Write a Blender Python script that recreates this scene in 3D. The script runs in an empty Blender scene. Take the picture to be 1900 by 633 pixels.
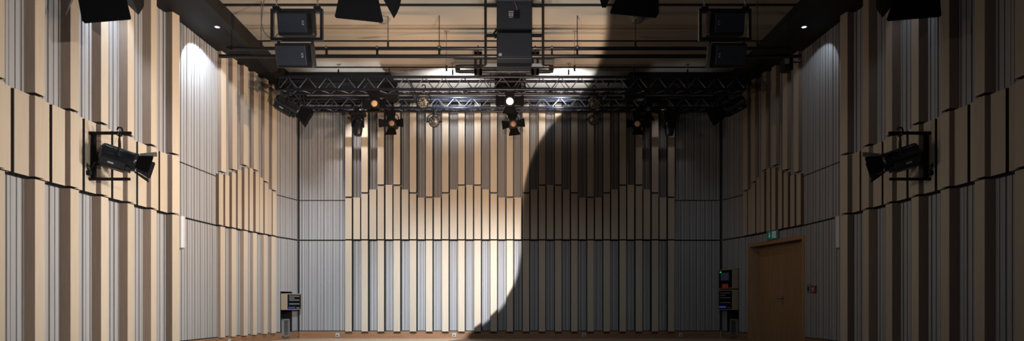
import bpy, math, random
from mathutils import Vector, Matrix
random.seed(7)
sc = bpy.context.scene
COL = sc.collection
H = 0.95            # camera height
F = 1217.0          # focal length in px (1900 wide)
CX, CY = 946.0, 563.0
YB = 17.8           # back wall distance
def P(px, py, Y): return Vector(((px-CX)*Y/F, Y, H+(CY-py)*Y/F))

# ---------------------------------------------------------------- materials
def nt(m): return m.node_tree.nodes, m.node_tree.links
def base_mat(name, col, rough=.5, metal=0, spec=.5):
    m = bpy.data.materials.new(name); m.use_nodes = True
    b = m.node_tree.nodes['Principled BSDF']
    b.inputs['Base Color'].default_value = (*col, 1); b.inputs['Roughness'].default_value = rough
    b.inputs['Metallic'].default_value = metal; b.inputs['Specular IOR Level'].default_value = spec
    return m
def noise_mat(name, c1, c2, scale=(1,1,1), nscale=5, rough=.5, metal=0, spec=.3, detail=4, bump=0):
    m = base_mat(name, c1, rough, metal, spec); N, L = nt(m)
    b = N['Principled BSDF']
    tc = N.new('ShaderNodeTexCoord'); mp = N.new('ShaderNodeMapping'); mp.inputs['Scale'].default_value = scale
    no = N.new('ShaderNodeTexNoise'); no.inputs['Scale'].default_value = nscale; no.inputs['Detail'].default_value = detail
    oi = N.new('ShaderNodeObjectInfo'); ad = N.new('ShaderNodeVectorMath'); ad.operation = 'MULTIPLY_ADD'
    ad.inputs[1].default_value = (37, 21, 53)
    L.new(oi.outputs['Random'], ad.inputs[0]); L.new(tc.outputs['Object'], ad.inputs[2])
    L.new(ad.outputs[0], mp.inputs[0]); L.new(mp.outputs[0], no.inputs['Vector'])
    r = N.new('ShaderNodeValToRGB'); r.color_ramp.elements[0].color = (*c1, 1); r.color_ramp.elements[1].color = (*c2, 1)
    r.color_ramp.elements[0].position = .3; r.color_ramp.elements[1].position = .7
    L.new(no.outputs['Fac'], r.inputs[0])
    # tint a little per object so neighbouring boards differ
    mx = N.new('ShaderNodeHueSaturation'); mr = N.new('ShaderNodeMapRange')
    mr.inputs['To Min'].default_value = .92; mr.inputs['To Max'].default_value = 1.06
    L.new(oi.outputs['Random'], mr.inputs['Value']); L.new(mr.outputs[0], mx.inputs['Value'])
    L.new(r.outputs[0], mx.inputs['Color']); L.new(mx.outputs[0], b.inputs['Base Color'])
    if bump:
        bp = N.new('ShaderNodeBump'); bp.inputs['Strength'].default_value = bump; bp.inputs['Distance'].default_value = .004
        L.new(no.outputs['Fac'], bp.inputs['Height']); L.new(bp.outputs[0], b.inputs['Normal'])
    return m
def emis_mat(name, col, s, base=(0.02,0.02,0.02)):
    m = base_mat(name, base, .4)
    b = m.node_tree.nodes['Principled BSDF']
    b.inputs['Emission Color'].default_value = (*col, 1); b.inputs['Emission Strength'].default_value = s
    return m
M = {}
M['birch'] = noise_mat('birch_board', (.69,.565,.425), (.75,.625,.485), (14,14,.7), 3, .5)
M['birch_side'] = noise_mat('birch_board_edge', (.40,.285,.215), (.48,.35,.27), (20,20,.8), 3, .55)  # darker than the face: side shade is put into the edge colour
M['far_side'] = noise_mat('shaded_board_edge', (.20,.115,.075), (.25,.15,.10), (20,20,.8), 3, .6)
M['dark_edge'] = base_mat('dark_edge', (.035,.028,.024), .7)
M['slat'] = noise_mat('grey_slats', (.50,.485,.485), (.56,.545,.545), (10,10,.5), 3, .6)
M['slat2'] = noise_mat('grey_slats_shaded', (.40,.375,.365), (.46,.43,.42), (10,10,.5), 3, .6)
M['groove'] = base_mat('dark_groove', (.22,.205,.20), .8)
M['seam'] = base_mat('black_seam', (.012,.012,.013), .8)
M['ceil'] = noise_mat('ceiling_paint', (.64,.56,.47), (.66,.58,.49), (1,1,1), 2, .8)
M['soffit'] = noise_mat('soffit_black', (.012,.012,.013), (.02,.019,.019), (1,1,1), 3, .7)
M['base'] = noise_mat('baseboard_wood', (.36,.18,.095), (.46,.25,.14), (.7,.7,14), 3, .4)
M['floor'] = noise_mat('floor_wood', (.62,.44,.28), (.72,.53,.36), (.6,6,1), 3, .3)
M['door'] = noise_mat('door_veneer', (.50,.28,.13), (.60,.36,.19), (9,9,.5), 3, .45)
M['black'] = base_mat('black_powder_coat', (.009,.0095,.011), .5, 0, .25)
M['blackm'] = base_mat('black_matte', (.007,.007,.008), .8, 0, .12)
M['gloss'] = base_mat('black_gloss', (.012,.014,.02), .25, 0, .5)
M['steel'] = base_mat('truss_metal', (.022,.026,.045), .3, .5)
M['brace'] = base_mat('brace_metal', (.20,.22,.28), .3, .6)
M['chrome'] = base_mat('chrome', (.35,.35,.37), .3, 1)
M['white'] = base_mat('white_plastic', (.7,.69,.68), .4)
M['grey'] = base_mat('grey_plastic', (.28,.28,.28), .5)
M['cabwood'] = noise_mat('cabinet_wood', (.50,.37,.26), (.56,.42,.30), (9,9,.5), 3, .5)
M['red'] = base_mat('red_plastic', (.45,.03,.02), .4)
M['green'] = emis_mat('exit_green', (.0,.35,.22), .05, (.0,.22,.14))
M['signwhite'] = emis_mat('sign_white', (.8,.9,.85), .08, (.6,.6,.6))
M['wire'] = base_mat('wire_grey', (.16,.15,.14), .5)
M['blackwire'] = base_mat('wire_black', (.02,.02,.02), .5)
M['hot'] = emis_mat('lit_lens', (1,.78,.5), 14)
M['amber'] = emis_mat('amber_lens', (1,.5,.25), .16, (.25,.12,.05))
M['amberhot'] = emis_mat('amber_lens_bright', (1,.5,.22), .6, (.25,.12,.05))
M['amberdim'] = emis_mat('amber_lens_dim', (1,.5,.25), .05, (.25,.12,.05))
M['ledblue'] = emis_mat('blue_led', (.1,.15,1), .35)
M['ledgreen'] = emis_mat('green_led', (.05,1,.2), .3)
M['down'] = emis_mat('downlight', (.75,.85,1), 2.5)
M['orange'] = emis_mat('orange_panel', (.9,.12,.04), .03, (.6,.08,.03))
M['screen'] = emis_mat('dim_screen', (.10,.16,.3), .05)
M['label'] = base_mat('light_label', (.35,.35,.36), .5)
def grille_mat():
    m = base_mat('speaker_grille', (.03,.033,.04), .5); N, L = nt(m); b = N['Principled BSDF']
    tc = N.new('ShaderNodeTexCoord'); v = N.new('ShaderNodeTexVoronoi'); v.inputs['Scale'].default_value = 110
    r = N.new('ShaderNodeValToRGB'); r.color_ramp.elements[0].color = (.004,.004,.006,1); r.color_ramp.elements[1].color = (.022,.028,.045,1)
    r.color_ramp.elements[0].position = .2; r.color_ramp.elements[1].position = .5
    L.new(tc.outputs['Object'], v.inputs['Vector']); L.new(v.outputs['Distance'], r.inputs[0]); L.new(r.outputs[0], b.inputs['Base Color'])
    return m
M['grille'] = grille_mat()
M['fleck'] = noise_mat('sub_cabinet_texture', (.011,.012,.017), (.02,.022,.03), (1,1,1), 90, .6)
def pebble_mat():
    m = base_mat('pebbled_lens', (.3,.3,.28), .15); N, L = nt(m); b = N['Principled BSDF']
    tc = N.new('ShaderNodeTexCoord'); v = N.new('ShaderNodeTexVoronoi'); v.inputs['Scale'].default_value = 48
    r = N.new('ShaderNodeValToRGB'); r.color_ramp.elements[0].color = (.42,.40,.36,1); r.color_ramp.elements[1].color = (.03,.03,.03,1)
    r.color_ramp.elements[0].position = .25; r.color_ramp.elements[1].position = .6
    L.new(tc.outputs['Object'], v.inputs['Vector']); L.new(v.outputs['Distance'], r.inputs[0]); L.new(r.outputs[0], b.inputs['Base Color'])
    return m
M['pebble'] = pebble_mat()

# ---------------------------------------------------------------- mesh builder
I4 = Matrix.Identity(4)
class MB:
    def __init__(s): s.v=[]; s.f=[]; s.m=[]; s.sm=[]; s.mats=[]
    def mi(s, k):
        if k not in s.mats: s.mats.append(k)
        return s.mats.index(k)
    def add(s, vs, fs, mat, T=I4, smooth=False):
        o = len(s.v); s.v += [T @ Vector(v) for v in vs]
        for i, f in enumerate(fs):
            s.f.append([o+j for j in f]); s.m.append(s.mi(mat[i] if isinstance(mat, (list,tuple)) else mat)); s.sm.append(smooth)
        return s
    def box(s, lo, hi, mat, T=I4, bev=0):
        (x0,y0,z0),(x1,y1,z1) = lo, hi
        if bev:   # box with chamfered vertical + horizontal edges (24-vert chamfer box)
            b = bev; vs=[]; idx={}
            for sx in (0,1):
                for sy in (0,1):
                    for sz in (0,1):
                        X=(x0,x1)[sx]; Y=(y0,y1)[sy]; Z=(z0,z1)[sz]
                        dx=b if sx==0 else -b; dy=b if sy==0 else -b; dz=b if sz==0 else -b
                        idx[(sx,sy,sz,0)]=len(vs); vs.append((X,Y+dy,Z+dz))
                        idx[(sx,sy,sz,1)]=len(vs); vs.append((X+dx,Y,Z+dz))
                        idx[(sx,sy,sz,2)]=len(vs); vs.append((X+dx,Y+dy,Z))
            fs=[]
            for a in (0,1):
                fs.append([idx[(a,p,q,0)] for p,q in ((0,0),(1,0),(1,1),(0,1))])
                fs.append([idx[(p,a,q,1)] for p,q in ((0,0),(1,0),(1,1),(0,1))])
                fs.append([idx[(p,q,a,2)] for p,q in ((0,0),(1,0),(1,1),(0,1))])
            for a in (0,1):
                for c in (0,1):
                    fs.append([idx[(a,c,0,0)],idx[(a,c,1,0)],idx[(a,c,1,1)],idx[(a,c,0,1)]])
                    fs.append([idx[(a,0,c,0)],idx[(a,1,c,0)],idx[(a,1,c,2)],idx[(a,0,c,2)]])
                    fs.append([idx[(0,a,c,1)],idx[(1,a,c,1)],idx[(1,a,c,2)],idx[(0,a,c,2)]])
                    for e in (0,1): fs.append([idx[(a,c,e,0)],idx[(a,c,e,1)],idx[(a,c,e,2)]])
            return s.add(vs, fs, mat, T)
        vs=[(x0,y0,z0),(x1,y0,z0),(x1,y1,z0),(x0,y1,z0),(x0,y0,z1),(x1,y0,z1),(x1,y1,z1),(x0,y1,z1)]
        return s.add(vs, [(0,3,2,1),(4,5,6,7),(0,1,5,4),(1,2,6,5),(2,3,7,6),(3,0,4,7)], mat, T)
    def prism(s, pts, y0, y1, mat, T=I4):   # pts in XZ, extruded along Y
        n=len(pts); vs=[(x,y0,z) for x,z in pts]+[(x,y1,z) for x,z in pts]
        fs=[list(range(n)), list(range(2*n-1,n-1,-1))]+[(i,i+n,(i+1)%n+n,(i+1)%n) for i in range(n)]
        return s.add(vs, fs, mat, T)
    def tube(s, pts, r, mat, T=I4, n=10, cap=True):
        pts=[Vector(p) for p in pts]; vs=[]; fs=[]; up=None
        for i,p in enumerate(pts):
            d = (pts[min(i+1,len(pts)-1)]-pts[max(i-1,0)]).normalized()
            if up is None:
                up = Vector((0,0,1)) if abs(d.z)<.9 else Vector((1,0,0))
            a = (up - d*up.dot(d)).normalized(); b = d.cross(a); up = a
            for k in range(n):
                t=2*math.pi*k/n; vs.append(p+(a*math.cos(t)+b*math.sin(t))*r)
        for i in range(len(pts)-1):
            for k in range(n):
                k2=(k+1)%n; fs.append((i*n+k,i*n+k2,(i+1)*n+k2,(i+1)*n+k))
        s.add(vs, fs, mat, T, True)
        if cap:
            s.add(vs[:n], [list(range(n))[::-1]], mat, T); s.add(vs[-n:], [list(range(n))], mat, T)
        return s
    def lathe(s, prof, mat, T=I4, n=28, ax='Y'):   # prof: (radius, along)
        vs=[]; fs=[]
        for r,a in prof:
            for k in range(n):
                t=2*math.pi*k/n; c,d=r*math.cos(t), r*math.sin(t)
                vs.append((c,a,d) if ax=='Y' else (c,d,a))
        for i in range(len(prof)-1):
            for k in range(n):
                k2=(k+1)%n; fs.append((i*n+k,(i+1)*n+k,(i+1)*n+k2,i*n+k2))
        return s.add(vs, fs, mat, T, True)
    def build(s, name, parent=None, loc=None, smooth_angle=None):
        me = bpy.data.meshes.new(name); vs = s.v
        if loc is not None: vs=[v-Vector(loc) for v in vs]
        me.from_pydata([tuple(v) for v in vs], [], s.f)
        for k in s.mats: me.materials.append(M[k])
        for p,mi,sm in zip(me.polygons, s.m, s.sm): p.material_index = mi; p.use_smooth = sm
        me.update(); o = bpy.data.objects.new(name, me); COL.objects.link(o)
        if loc is not None: o.location = loc
        if parent: o.parent = parent
        return o
def tag(o, label=None, cat=None, group=None, kind=None):
    if label: o['label']=label
    if cat: o['category']=cat
    if group: o['group']=group
    if kind: o['kind']=kind
    return o
def empty(name, loc, label, cat, group=None):
    o = bpy.data.objects.new(name, None); o.location = loc; o.empty_display_size=.1; COL.objects.link(o)
    return tag(o, label, cat, group)
ORD = ['first','second','third','fourth','fifth','sixth','seventh','eighth','ninth','tenth','eleventh','twelfth','thirteenth','fourteenth','fifteenth','sixteenth','seventeenth','eighteenth','nineteenth','twentieth']
def ordn(i):
    if i<20: return ORD[i]
    t={20:'twenty-',30:'thirty-',40:'forty-'}[(i+1)//10*10]; r=(i+1)%10
    return t+ORD[r-1] if r else {30:'thirtieth',40:'fortieth'}[i+1]

# ---------------------------------------------------------------- room constants
U = YB/F                        # metres per pixel on the back wall
Z_S1 = H+117*U; Z_S2 = H+191*U; Z_LO = H-50.5*U; Z_TOP = H+5.58; Z_C = H+5.75
G = .018                        # half seam
# left wall plan (room face of the slats), from the back corner toward the camera
PLAN = [(-5.735,17.8),(-6.07,16.66),(-6.45,14.46),(-6.52,12.75),(-6.61,12.40),(-6.62,8.0),(-6.66,3.0)]
class Wall:
    def __init__(s, pts, N_sign):
        s.p=[Vector((x,y,0)) for x,y in pts]; s.L=[0]
        for a,b in zip(s.p,s.p[1:]): s.L.append(s.L[-1]+(b-a).length)
        s.sg=N_sign
    def at(s, t):
        t=max(0,min(t,s.L[-1]-1e-6))
        for i in range(len(s.p)-1):
            if t<=s.L[i+1]:
                d=(s.p[i+1]-s.p[i]).normalized(); n=Vector((-d.y,d.x,0))*s.sg
                return s.p[i]+d*(t-s.L[i]), d, n
    def hit(s, px):       # ray from the camera through column px -> t along the wall
        k=(px-CX)/F
        for i in range(len(s.p)-1):
            a,b=s.p[i],s.p[i+1]; fa=a.x-k*a.y; fb=b.x-k*b.y
            if fa*fb<=0: return s.L[i]+(s.L[i+1]-s.L[i])*fa/(fa-fb)
        raise ValueError(px)
    def frame(s, t):       # matrix: local x along wall, local y = normal into room
        p,d,n=s.at(t); m=Matrix.Identity(4)
        m.col[0][:3]=d; m.col[1][:3]=n; m.col[2][:3]=(0,0,1); m.col[3][:3]=p
        return m
WL = Wall(PLAN, 1)
WR = Wall([(-x,y) for x,y in PLAN], -1)
assert WL.at(5)[2].x>0 and WR.at(5)[2].x<0
WB = Wall([(-5.735,17.8),(5.735,17.8)], -1)
assert WB.at(1)[2].y<0

# ---------------------------------------------------------------- slatted walls (structure)
PAT = [(.062,0),(.040,-.012),(.075,0),(.050,-.006),(.058,0),(.036,-.014),(.080,0),(.046,-.008),(.066,0)]
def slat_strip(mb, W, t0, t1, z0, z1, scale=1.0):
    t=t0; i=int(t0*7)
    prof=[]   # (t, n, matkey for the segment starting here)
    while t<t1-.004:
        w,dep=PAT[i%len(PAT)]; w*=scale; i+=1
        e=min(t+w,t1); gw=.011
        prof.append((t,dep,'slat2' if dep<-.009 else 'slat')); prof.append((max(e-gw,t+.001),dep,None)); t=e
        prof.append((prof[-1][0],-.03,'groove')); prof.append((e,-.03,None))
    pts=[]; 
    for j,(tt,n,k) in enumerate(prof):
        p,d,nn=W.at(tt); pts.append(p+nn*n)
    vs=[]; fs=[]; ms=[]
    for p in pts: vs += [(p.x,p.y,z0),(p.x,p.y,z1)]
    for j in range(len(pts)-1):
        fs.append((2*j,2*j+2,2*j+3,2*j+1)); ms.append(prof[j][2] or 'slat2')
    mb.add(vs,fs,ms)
def wall_back_plane(mb, W, z0, z1, skip=()):
    ts=sorted(set([0]+W.L[1:]+[a for s in skip for a in s[:2]]))
    for a,b in zip(ts,ts[1:]):
        zz0=z0
        for s0,s1,zt in skip:
            if a>=s0-1e-6 and b<=s1+1e-6: zz0=zt
        pa,_,na=W.at(a+1e-5); pb,_,nb=W.at(b-1e-5)
        A=pa-na*.04; B=pb-nb*.04; A2=pa-na*.2; B2=pb-nb*.2
        vs=[(A.x,A.y,zz0),(B.x,B.y,zz0),(B.x,B.y,z1),(A.x,A.y,z1),(A2.x,A2.y,zz0),(B2.x,B2.y,zz0),(B2.x,B2.y,z1),(A2.x,A2.y,z1)]
        mb.add(vs,[(0,1,2,3),(7,6,5,4),(0,4,5,1),(3,2,6,7),(0,3,7,4),(1,5,6,2)],'seam')

def side_wall(W, name, door=None, niche=None, cam=True):
    mb=MB(); TL=W.L[-1]
    skip=[]
    if door: skip.append(door)
    if niche: skip.append(niche)
    wall_back_plane(mb, W, 0, Z_TOP+.3, skip)
    # niche back (dark)
    if niche:
        a,b,zt=niche
        for (n0,n1,ta,tb) in ((-.34,-.32,a-.02,b+.02),(-.34,0,a-.01,a),(-.34,0,b,b+.01)):
            T=W.frame((a+b)/2); c=(a+b)/2
            mb.box((ta-c,n0,0),(tb-c,n1,zt),'seam',T)
    rows=[(Z_LO,Z_S1-G),(Z_S1+G,Z_S2-.012),(Z_S2+.012,Z_TOP+.25)]
    for r,(z0,z1) in enumerate(rows):
        if r==0 and skip:
            cur=0
            for a,b,zt in sorted(skip):
                slat_strip(mb,W,cur,a,z0,z1); 
                if zt<z1: slat_strip(mb,W,a,b,zt,z1)
                cur=b
            slat_strip(mb,W,cur,TL,z0,z1)
        else: slat_strip(mb,W,0,TL,z0,z1)
    return tag(mb.build(name),kind='structure')

# ---------------------------------------------------------------- boards
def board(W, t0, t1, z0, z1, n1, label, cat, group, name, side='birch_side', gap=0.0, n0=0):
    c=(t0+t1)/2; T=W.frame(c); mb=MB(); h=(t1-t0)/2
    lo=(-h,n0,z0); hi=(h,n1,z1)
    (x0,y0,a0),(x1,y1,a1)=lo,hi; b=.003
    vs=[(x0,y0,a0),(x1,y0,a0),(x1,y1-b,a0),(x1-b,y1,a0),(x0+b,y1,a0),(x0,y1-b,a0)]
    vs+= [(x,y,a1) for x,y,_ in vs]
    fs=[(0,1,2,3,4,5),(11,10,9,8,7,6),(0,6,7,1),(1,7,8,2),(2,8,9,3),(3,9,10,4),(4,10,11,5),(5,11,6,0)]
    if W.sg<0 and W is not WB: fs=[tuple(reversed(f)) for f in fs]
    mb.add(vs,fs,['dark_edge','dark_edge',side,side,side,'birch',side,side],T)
    if gap:
        mb.box((-h-gap*.55,0,z0),(-h,.012,z1),'seam',T); mb.box((h,0,z0),(h+gap,.012,z1),'seam',T)
    p=W.at(c)[0]; o=mb.build(name, loc=(p.x,p.y,z0))
    return tag(o,label,cat,group)

# BACK WALL
M['slat3']=noise_mat('grey_slats_dimmed',(.27,.25,.24),(.32,.30,.285),(10,10,.5),3,.6)  # upper slats: the weaker light there is put into a darker grey
M['slat4']=noise_mat('grey_slats_dimmed_recess',(.17,.155,.145),(.21,.19,.18),(10,10,.5),3,.6)
mb=MB(); wall_back_plane(mb,WB,0,Z_C+.3)
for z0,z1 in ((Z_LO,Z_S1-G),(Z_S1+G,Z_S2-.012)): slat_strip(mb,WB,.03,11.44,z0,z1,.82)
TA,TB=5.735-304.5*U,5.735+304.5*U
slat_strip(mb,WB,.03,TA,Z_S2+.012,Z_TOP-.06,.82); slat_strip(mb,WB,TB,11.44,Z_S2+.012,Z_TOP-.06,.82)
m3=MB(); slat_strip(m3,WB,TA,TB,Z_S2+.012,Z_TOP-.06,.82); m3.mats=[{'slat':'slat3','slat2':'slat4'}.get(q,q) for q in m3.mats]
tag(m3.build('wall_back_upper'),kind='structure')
# plain painted top band above the slats
mb.box((-5.735,17.76,Z_TOP-.06),(5.735,17.81,Z_C+.02),'ceil')
tag(mb.build('wall_back'),kind='structure')
HP=14.87*U; wl=12.4*U; ws=12.9*U; T0=5.735-297.5*U-6.2*U   # t of left edge of board 0
def zpx(y): return H+(CY-y)*U*(17.65/17.8)
wave=[366,366,358,351,343.5,342.5,343.5,351,358,366]
for i in range(41):
    c=5.735+(i-20)*HP
    light=(i%2==0); w=wl if light else ws
    g=1.5*U
    ztop=zpx(wave[i%10]+ (1.5 if light else 0))
    pos=('%s board from the left'%ordn(i))
    board(WB,c-w/2,c+w/2,Z_S1+G,ztop,.125 if light else .10,
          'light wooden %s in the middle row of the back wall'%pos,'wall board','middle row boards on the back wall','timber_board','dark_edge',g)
    if light:
        k=i//2
        board(WB,c-w/2,c+w/2,Z_LO-.02,Z_S1-G,.12,'light wooden %s board from the left in the bottom row of the back wall'%ordn(k),
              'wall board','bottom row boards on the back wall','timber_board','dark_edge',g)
        board(WB,c-w/2,c+w/2,zpx(wave[i%10]-1.5),Z_TOP-.08,.125,'tall light wooden %s board from the left in the top row of the back wall'%ordn(k),
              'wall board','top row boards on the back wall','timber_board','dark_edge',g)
# SIDE WALLS
door_t=(WR.hit(1389),WR.hit(1493.5))
z_door=H+(CY-453)*WR.at(door_t[0])[0].y/F
n_l=(WL.hit(541.5),WL.hit(521.3),H+(CY-541)*17.1/F)
n_r=(WR.hit(1349.5),WR.hit(1370),H+(CY-498)*17.1/F)
side_wall(WL,'wall_left',None,n_l)
side_wall(WR,'wall_right',(door_t[0],door_t[1],z_door),n_r)

def side_groups(W, mir, sname):
    f=(lambda x: x) if not mir else (lambda x: 2*CX-x)
    # far group: 6 columns
    ups=[(403,318.7),(424,314.7),(445,306.5),(464,315),(484,337),(499.5,353)]
    for k,(x,yb) in enumerate(ups):
        t1=W.hit(f(x)); Y=W.at(t1)[0].y; w=.185
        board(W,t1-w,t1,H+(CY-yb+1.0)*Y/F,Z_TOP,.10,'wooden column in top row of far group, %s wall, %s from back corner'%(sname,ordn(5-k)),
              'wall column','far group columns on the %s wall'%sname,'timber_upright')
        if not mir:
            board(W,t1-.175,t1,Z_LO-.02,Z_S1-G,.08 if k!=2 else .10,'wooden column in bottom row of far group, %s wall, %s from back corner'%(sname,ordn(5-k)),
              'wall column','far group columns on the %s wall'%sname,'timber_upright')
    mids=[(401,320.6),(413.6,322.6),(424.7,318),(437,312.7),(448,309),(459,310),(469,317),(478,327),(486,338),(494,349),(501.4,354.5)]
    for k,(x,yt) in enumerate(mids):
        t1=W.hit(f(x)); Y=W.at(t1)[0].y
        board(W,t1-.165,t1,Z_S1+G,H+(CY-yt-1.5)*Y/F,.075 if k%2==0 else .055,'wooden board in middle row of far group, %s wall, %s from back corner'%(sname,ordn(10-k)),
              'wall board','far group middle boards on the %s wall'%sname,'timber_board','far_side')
    # near group
    for k in range(9):
        s=.704-.0404*k; x=946-452/s
        Y=s*YB; t=None
        # find t by Y
        for i in range(len(W.p)-1):
            a,b=W.p[i],W.p[i+1]
            if b.y<=Y<=a.y: t=W.L[i]+(W.L[i+1]-W.L[i])*(a.y-Y)/(a.y-b.y)
        t1=t; t0=t-.19
        yy=Z_S2+.06
        g='near group columns on the %s wall'%sname
        for z0,z1,r in ((Z_LO-.02,Z_S1-G,'bottom'),(Z_S1+G,yy-.02,'middle'),(yy+.02,Z_TOP,'top')):
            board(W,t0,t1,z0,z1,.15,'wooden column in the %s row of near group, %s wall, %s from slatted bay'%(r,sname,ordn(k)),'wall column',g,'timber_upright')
        if k<8:
            for q,(a,b) in enumerate(((.195,.385),(.44,.712))):
                # between this column and the next one toward the camera
                board(W,t+ .719-b+ -.0, t+.719-a,Z_S1+G,yy-.01,.075,
                      '%s low board in middle row, %s wall, %s bay from the slatted bay'%(('narrow' if q==0 else 'wide'),sname,ordn(k)),
                      'wall board','near group low boards on the %s wall'%sname,'timber_board','dark_edge')
side_groups(WL,False,'left'); side_groups(WR,True,'right')

# trims: seams & corner posts, baseboards
def strip(W,t0,t1,n0,n1,z0,z1,mat,mb):
    ts=sorted(set([t0,t1]+[l for l in W.L if t0<l<t1]))
    for a,b in zip(ts,ts[1:]):
        pa,_,na=W.at(a+1e-5); pb,_,nb=W.at(b-1e-5)
        q=[pa+na*n0,pb+nb*n0,pb+nb*n1,pa+na*n1]
        vs=[(p.x,p.y,z) for z in (z0,z1) for p in q]
        mb.add(vs,[(0,3,2,1),(4,5,6,7),(0,1,5,4),(1,2,6,5),(2,3,7,6),(3,0,4,7)],mat)
mb=MB(); strip(WL,.02,WL.L[-1],-.02,.02,0,Z_LO-.02,'base',mb); strip(WL,.02,WL.L[-1],-.02,.012,Z_LO-.02,Z_LO,'seam',mb)
tag(mb.build('baseboard_left'),kind='structure')
mb=MB(); strip(WR,.02,door_t[0]-.02,-.02,.02,0,Z_LO-.02,'base',mb); strip(WR,door_t[1]+.02,WR.L[-1],-.02,.02,0,Z_LO-.02,'base',mb)
strip(WR,.02,door_t[0]-.02,-.02,.012,Z_LO-.02,Z_LO,'seam',mb); strip(WR,door_t[1]+.02,WR.L[-1],-.02,.012,Z_LO-.02,Z_LO,'seam',mb)
tag(mb.build('baseboard_right'),kind='structure')
mb=MB(); strip(WB,.03,11.44,-.02,.04,0,Z_LO-.02,'base',mb); strip(WB,.03,11.44,-.02,.03,Z_LO-.02,Z_LO,'seam',mb)
tag(mb.build('baseboard_back'),kind='structure')
for i,sx in enumerate((-1,1)):
    mb=MB(); mb.box((sx*5.72-.016,17.74,Z_LO),(sx*5.72+.016,17.80,Z_TOP),'seam'); tag(mb.build('trim_%d'%(i+1)),kind='structure')

# floor, ceiling, soffits
mb=MB(); mb.box((-7.2,-1.5,-.1),(7.2,18.2,0),'floor'); tag(mb.build('floor'),kind='structure')
XE=5.50
mb=MB(); mb.box((-XE-.3,3,Z_C),(XE+.3,18,Z_C+.1),'ceil'); tag(mb.build('ceiling'),kind='structure')
for i,sx in enumerate((-1,1)):
    W=WL if sx<0 else WR
    mb=MB()
    pts=[(sx*XE,3.0),(sx*XE,17.76)]+[((p+ (W.at(W.L[j])[2])*(-.15)).x,p.y) for j,p in enumerate(W.p)][0:]
    n=len(pts); z0,z1=H+5.56,Z_C+.12
    vs=[(x,y,z0) for x,y in pts]+[(x,y,z1) for x,y in pts]
    mb.add(vs,[list(range(n)),list(range(2*n-1,n-1,-1))]+[(j,j+n,(j+1)%n+n,(j+1)%n) for j in range(n)],'soffit')
    # slightly lower inner lip of the soffit
    mb.box((sx*XE-.0 if sx>0 else sx*XE-.16,3.0,H+5.46),(sx*XE+.16 if sx>0 else sx*XE,17.7,z0),'soffit')
    # dark bulkhead filling the back corner above the rig
    a,b=sorted((sx*2.98,sx*XE))
    mb.box((a,16.3,H+5.47),(b,17.02,Z_C+.01),'soffit')
    tag(mb.build('trim_%d'%(i+3)),kind='structure')
for i,(py,th) in enumerate(((8,.03),(75,.016),(124,.016))):
    Y=5.75*F/(CY-py); mb=MB(); mb.box((-XE,Y-th,Z_C-.025),(XE,Y+th,Z_C),'seam'); tag(mb.build('trim_%d'%(i+5)),kind='structure')

# ---------------------------------------------------------------- door (right)
def wall_item_T(W,t): return W.frame(t)
a,b=door_t; c=(a+b)/2; T=WR.frame(c); w=(b-a)/2
TI=T
dr=empty('door_1',(0,0,0),None,None); dr['kind']='structure'
p=WR.at(c)[0]; dr.location=(p.x,p.y,0)
def lb(mb,name,parent,root):     # build child with local coords to root
    o=mb.build(name,loc=root.location[:]); o.location=(0,0,0); o.parent=parent; return o
fw=.09; zt=z_door
mb=MB(); mb.box((-w,-.30,0),(-w+fw,.03,zt),'door',T); mb.box((w-fw,-.30,0),(w,.03,zt),'door',T); mb.box((-w+fw,-.30,zt-fw),(w-fw,.03,zt),'door',T)
lb(mb,'door_frame',dr,dr)
for sgn,(x0,x1) in ((-1,(-w+fw,-.003)),(1,(.003,w-fw))):
    mb=MB(); mb.box((x0,-.30,.005),(x1,-.25,zt-fw-.004),'door',T); lf=lb(mb,'door_leaf',dr,dr)
    if sgn==-1:
        # lever handle and plate, on the leaf nearer the back wall
        mb=MB(); z=1.08
        mb.box((-.085,-.25,z-.16),(-.045,-.242,z+.05),'chrome',T)
        mb.tube([(-.065,-.25,z),(-.065,-.19,z),(-.075,-.18,z),(-.20,-.18,z)],.011,'chrome',T)
        lb(mb,'door_handle',lf,dr)

# exit sign above the door
def text_mesh(body,size,T,mat,name,parent=None,root=None,ext=.001):
    cu=bpy.data.curves.new(name,'FONT'); cu.body=body; cu.size=size; cu.align_x='CENTER'; cu.align_y='CENTER'; cu.extrude=ext
    o=bpy.data.objects.new(name,cu); COL.objects.link(o); dg=bpy.context.evaluated_depsgraph_get()
    me=bpy.data.meshes.new_from_object(o.evaluated_get(dg)); COL.objects.unlink(o); bpy.data.objects.remove(o)
    me.transform(T); me.materials.clear(); me.materials.append(M[mat])
    o=bpy.data.objects.new(name,me); COL.objects.link(o)
    return o
te=WR.hit(1437); T=WR.frame(te); pe=WR.at(te)[0]; zc=H+(CY-436.5)*pe.y/F
# sign faces down the room toward the hall: local x flipped for the right wall
r=empty('exit_sign',(pe.x,pe.y,zc),'green and white emergency exit sign above the wooden door','exit sign')
sz=1; hw,hh=.20,.095
mb=MB(); mb.box((-hw-.015,.02,zc-hh-.015),(hw+.015,.07,zc+hh+.015),'grey',T,.006); lb(mb,'sign_case',r,r)
mb=MB(); mb.box((-hw,.07,zc-hh),(hw,.074,zc+hh),'green',T); fc=lb(mb,'sign_face',r,r)
mb=MB(); dx=-.09
mb.prism([(dx-.018,zc+.07),(dx+.018,zc+.07),(dx+.018,zc-.005),(dx+.05,zc-.005),(dx,zc-.07),(dx-.05,zc-.005),(dx-.018,zc-.005)],.074,.078,'signwhite',T)
lb(mb,'down_arrow',fc,r)
mb=MB(); mb.box((.02,.074,zc-.08),(.055,.076,zc+.08),'signwhite',T); mb.box((.125,.074,zc-.08),(.17,.076,zc+.08),'signwhite',T); mb.box((.055,.074,zc+.05),(.125,.076,zc+.08),'signwhite',T)
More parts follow.
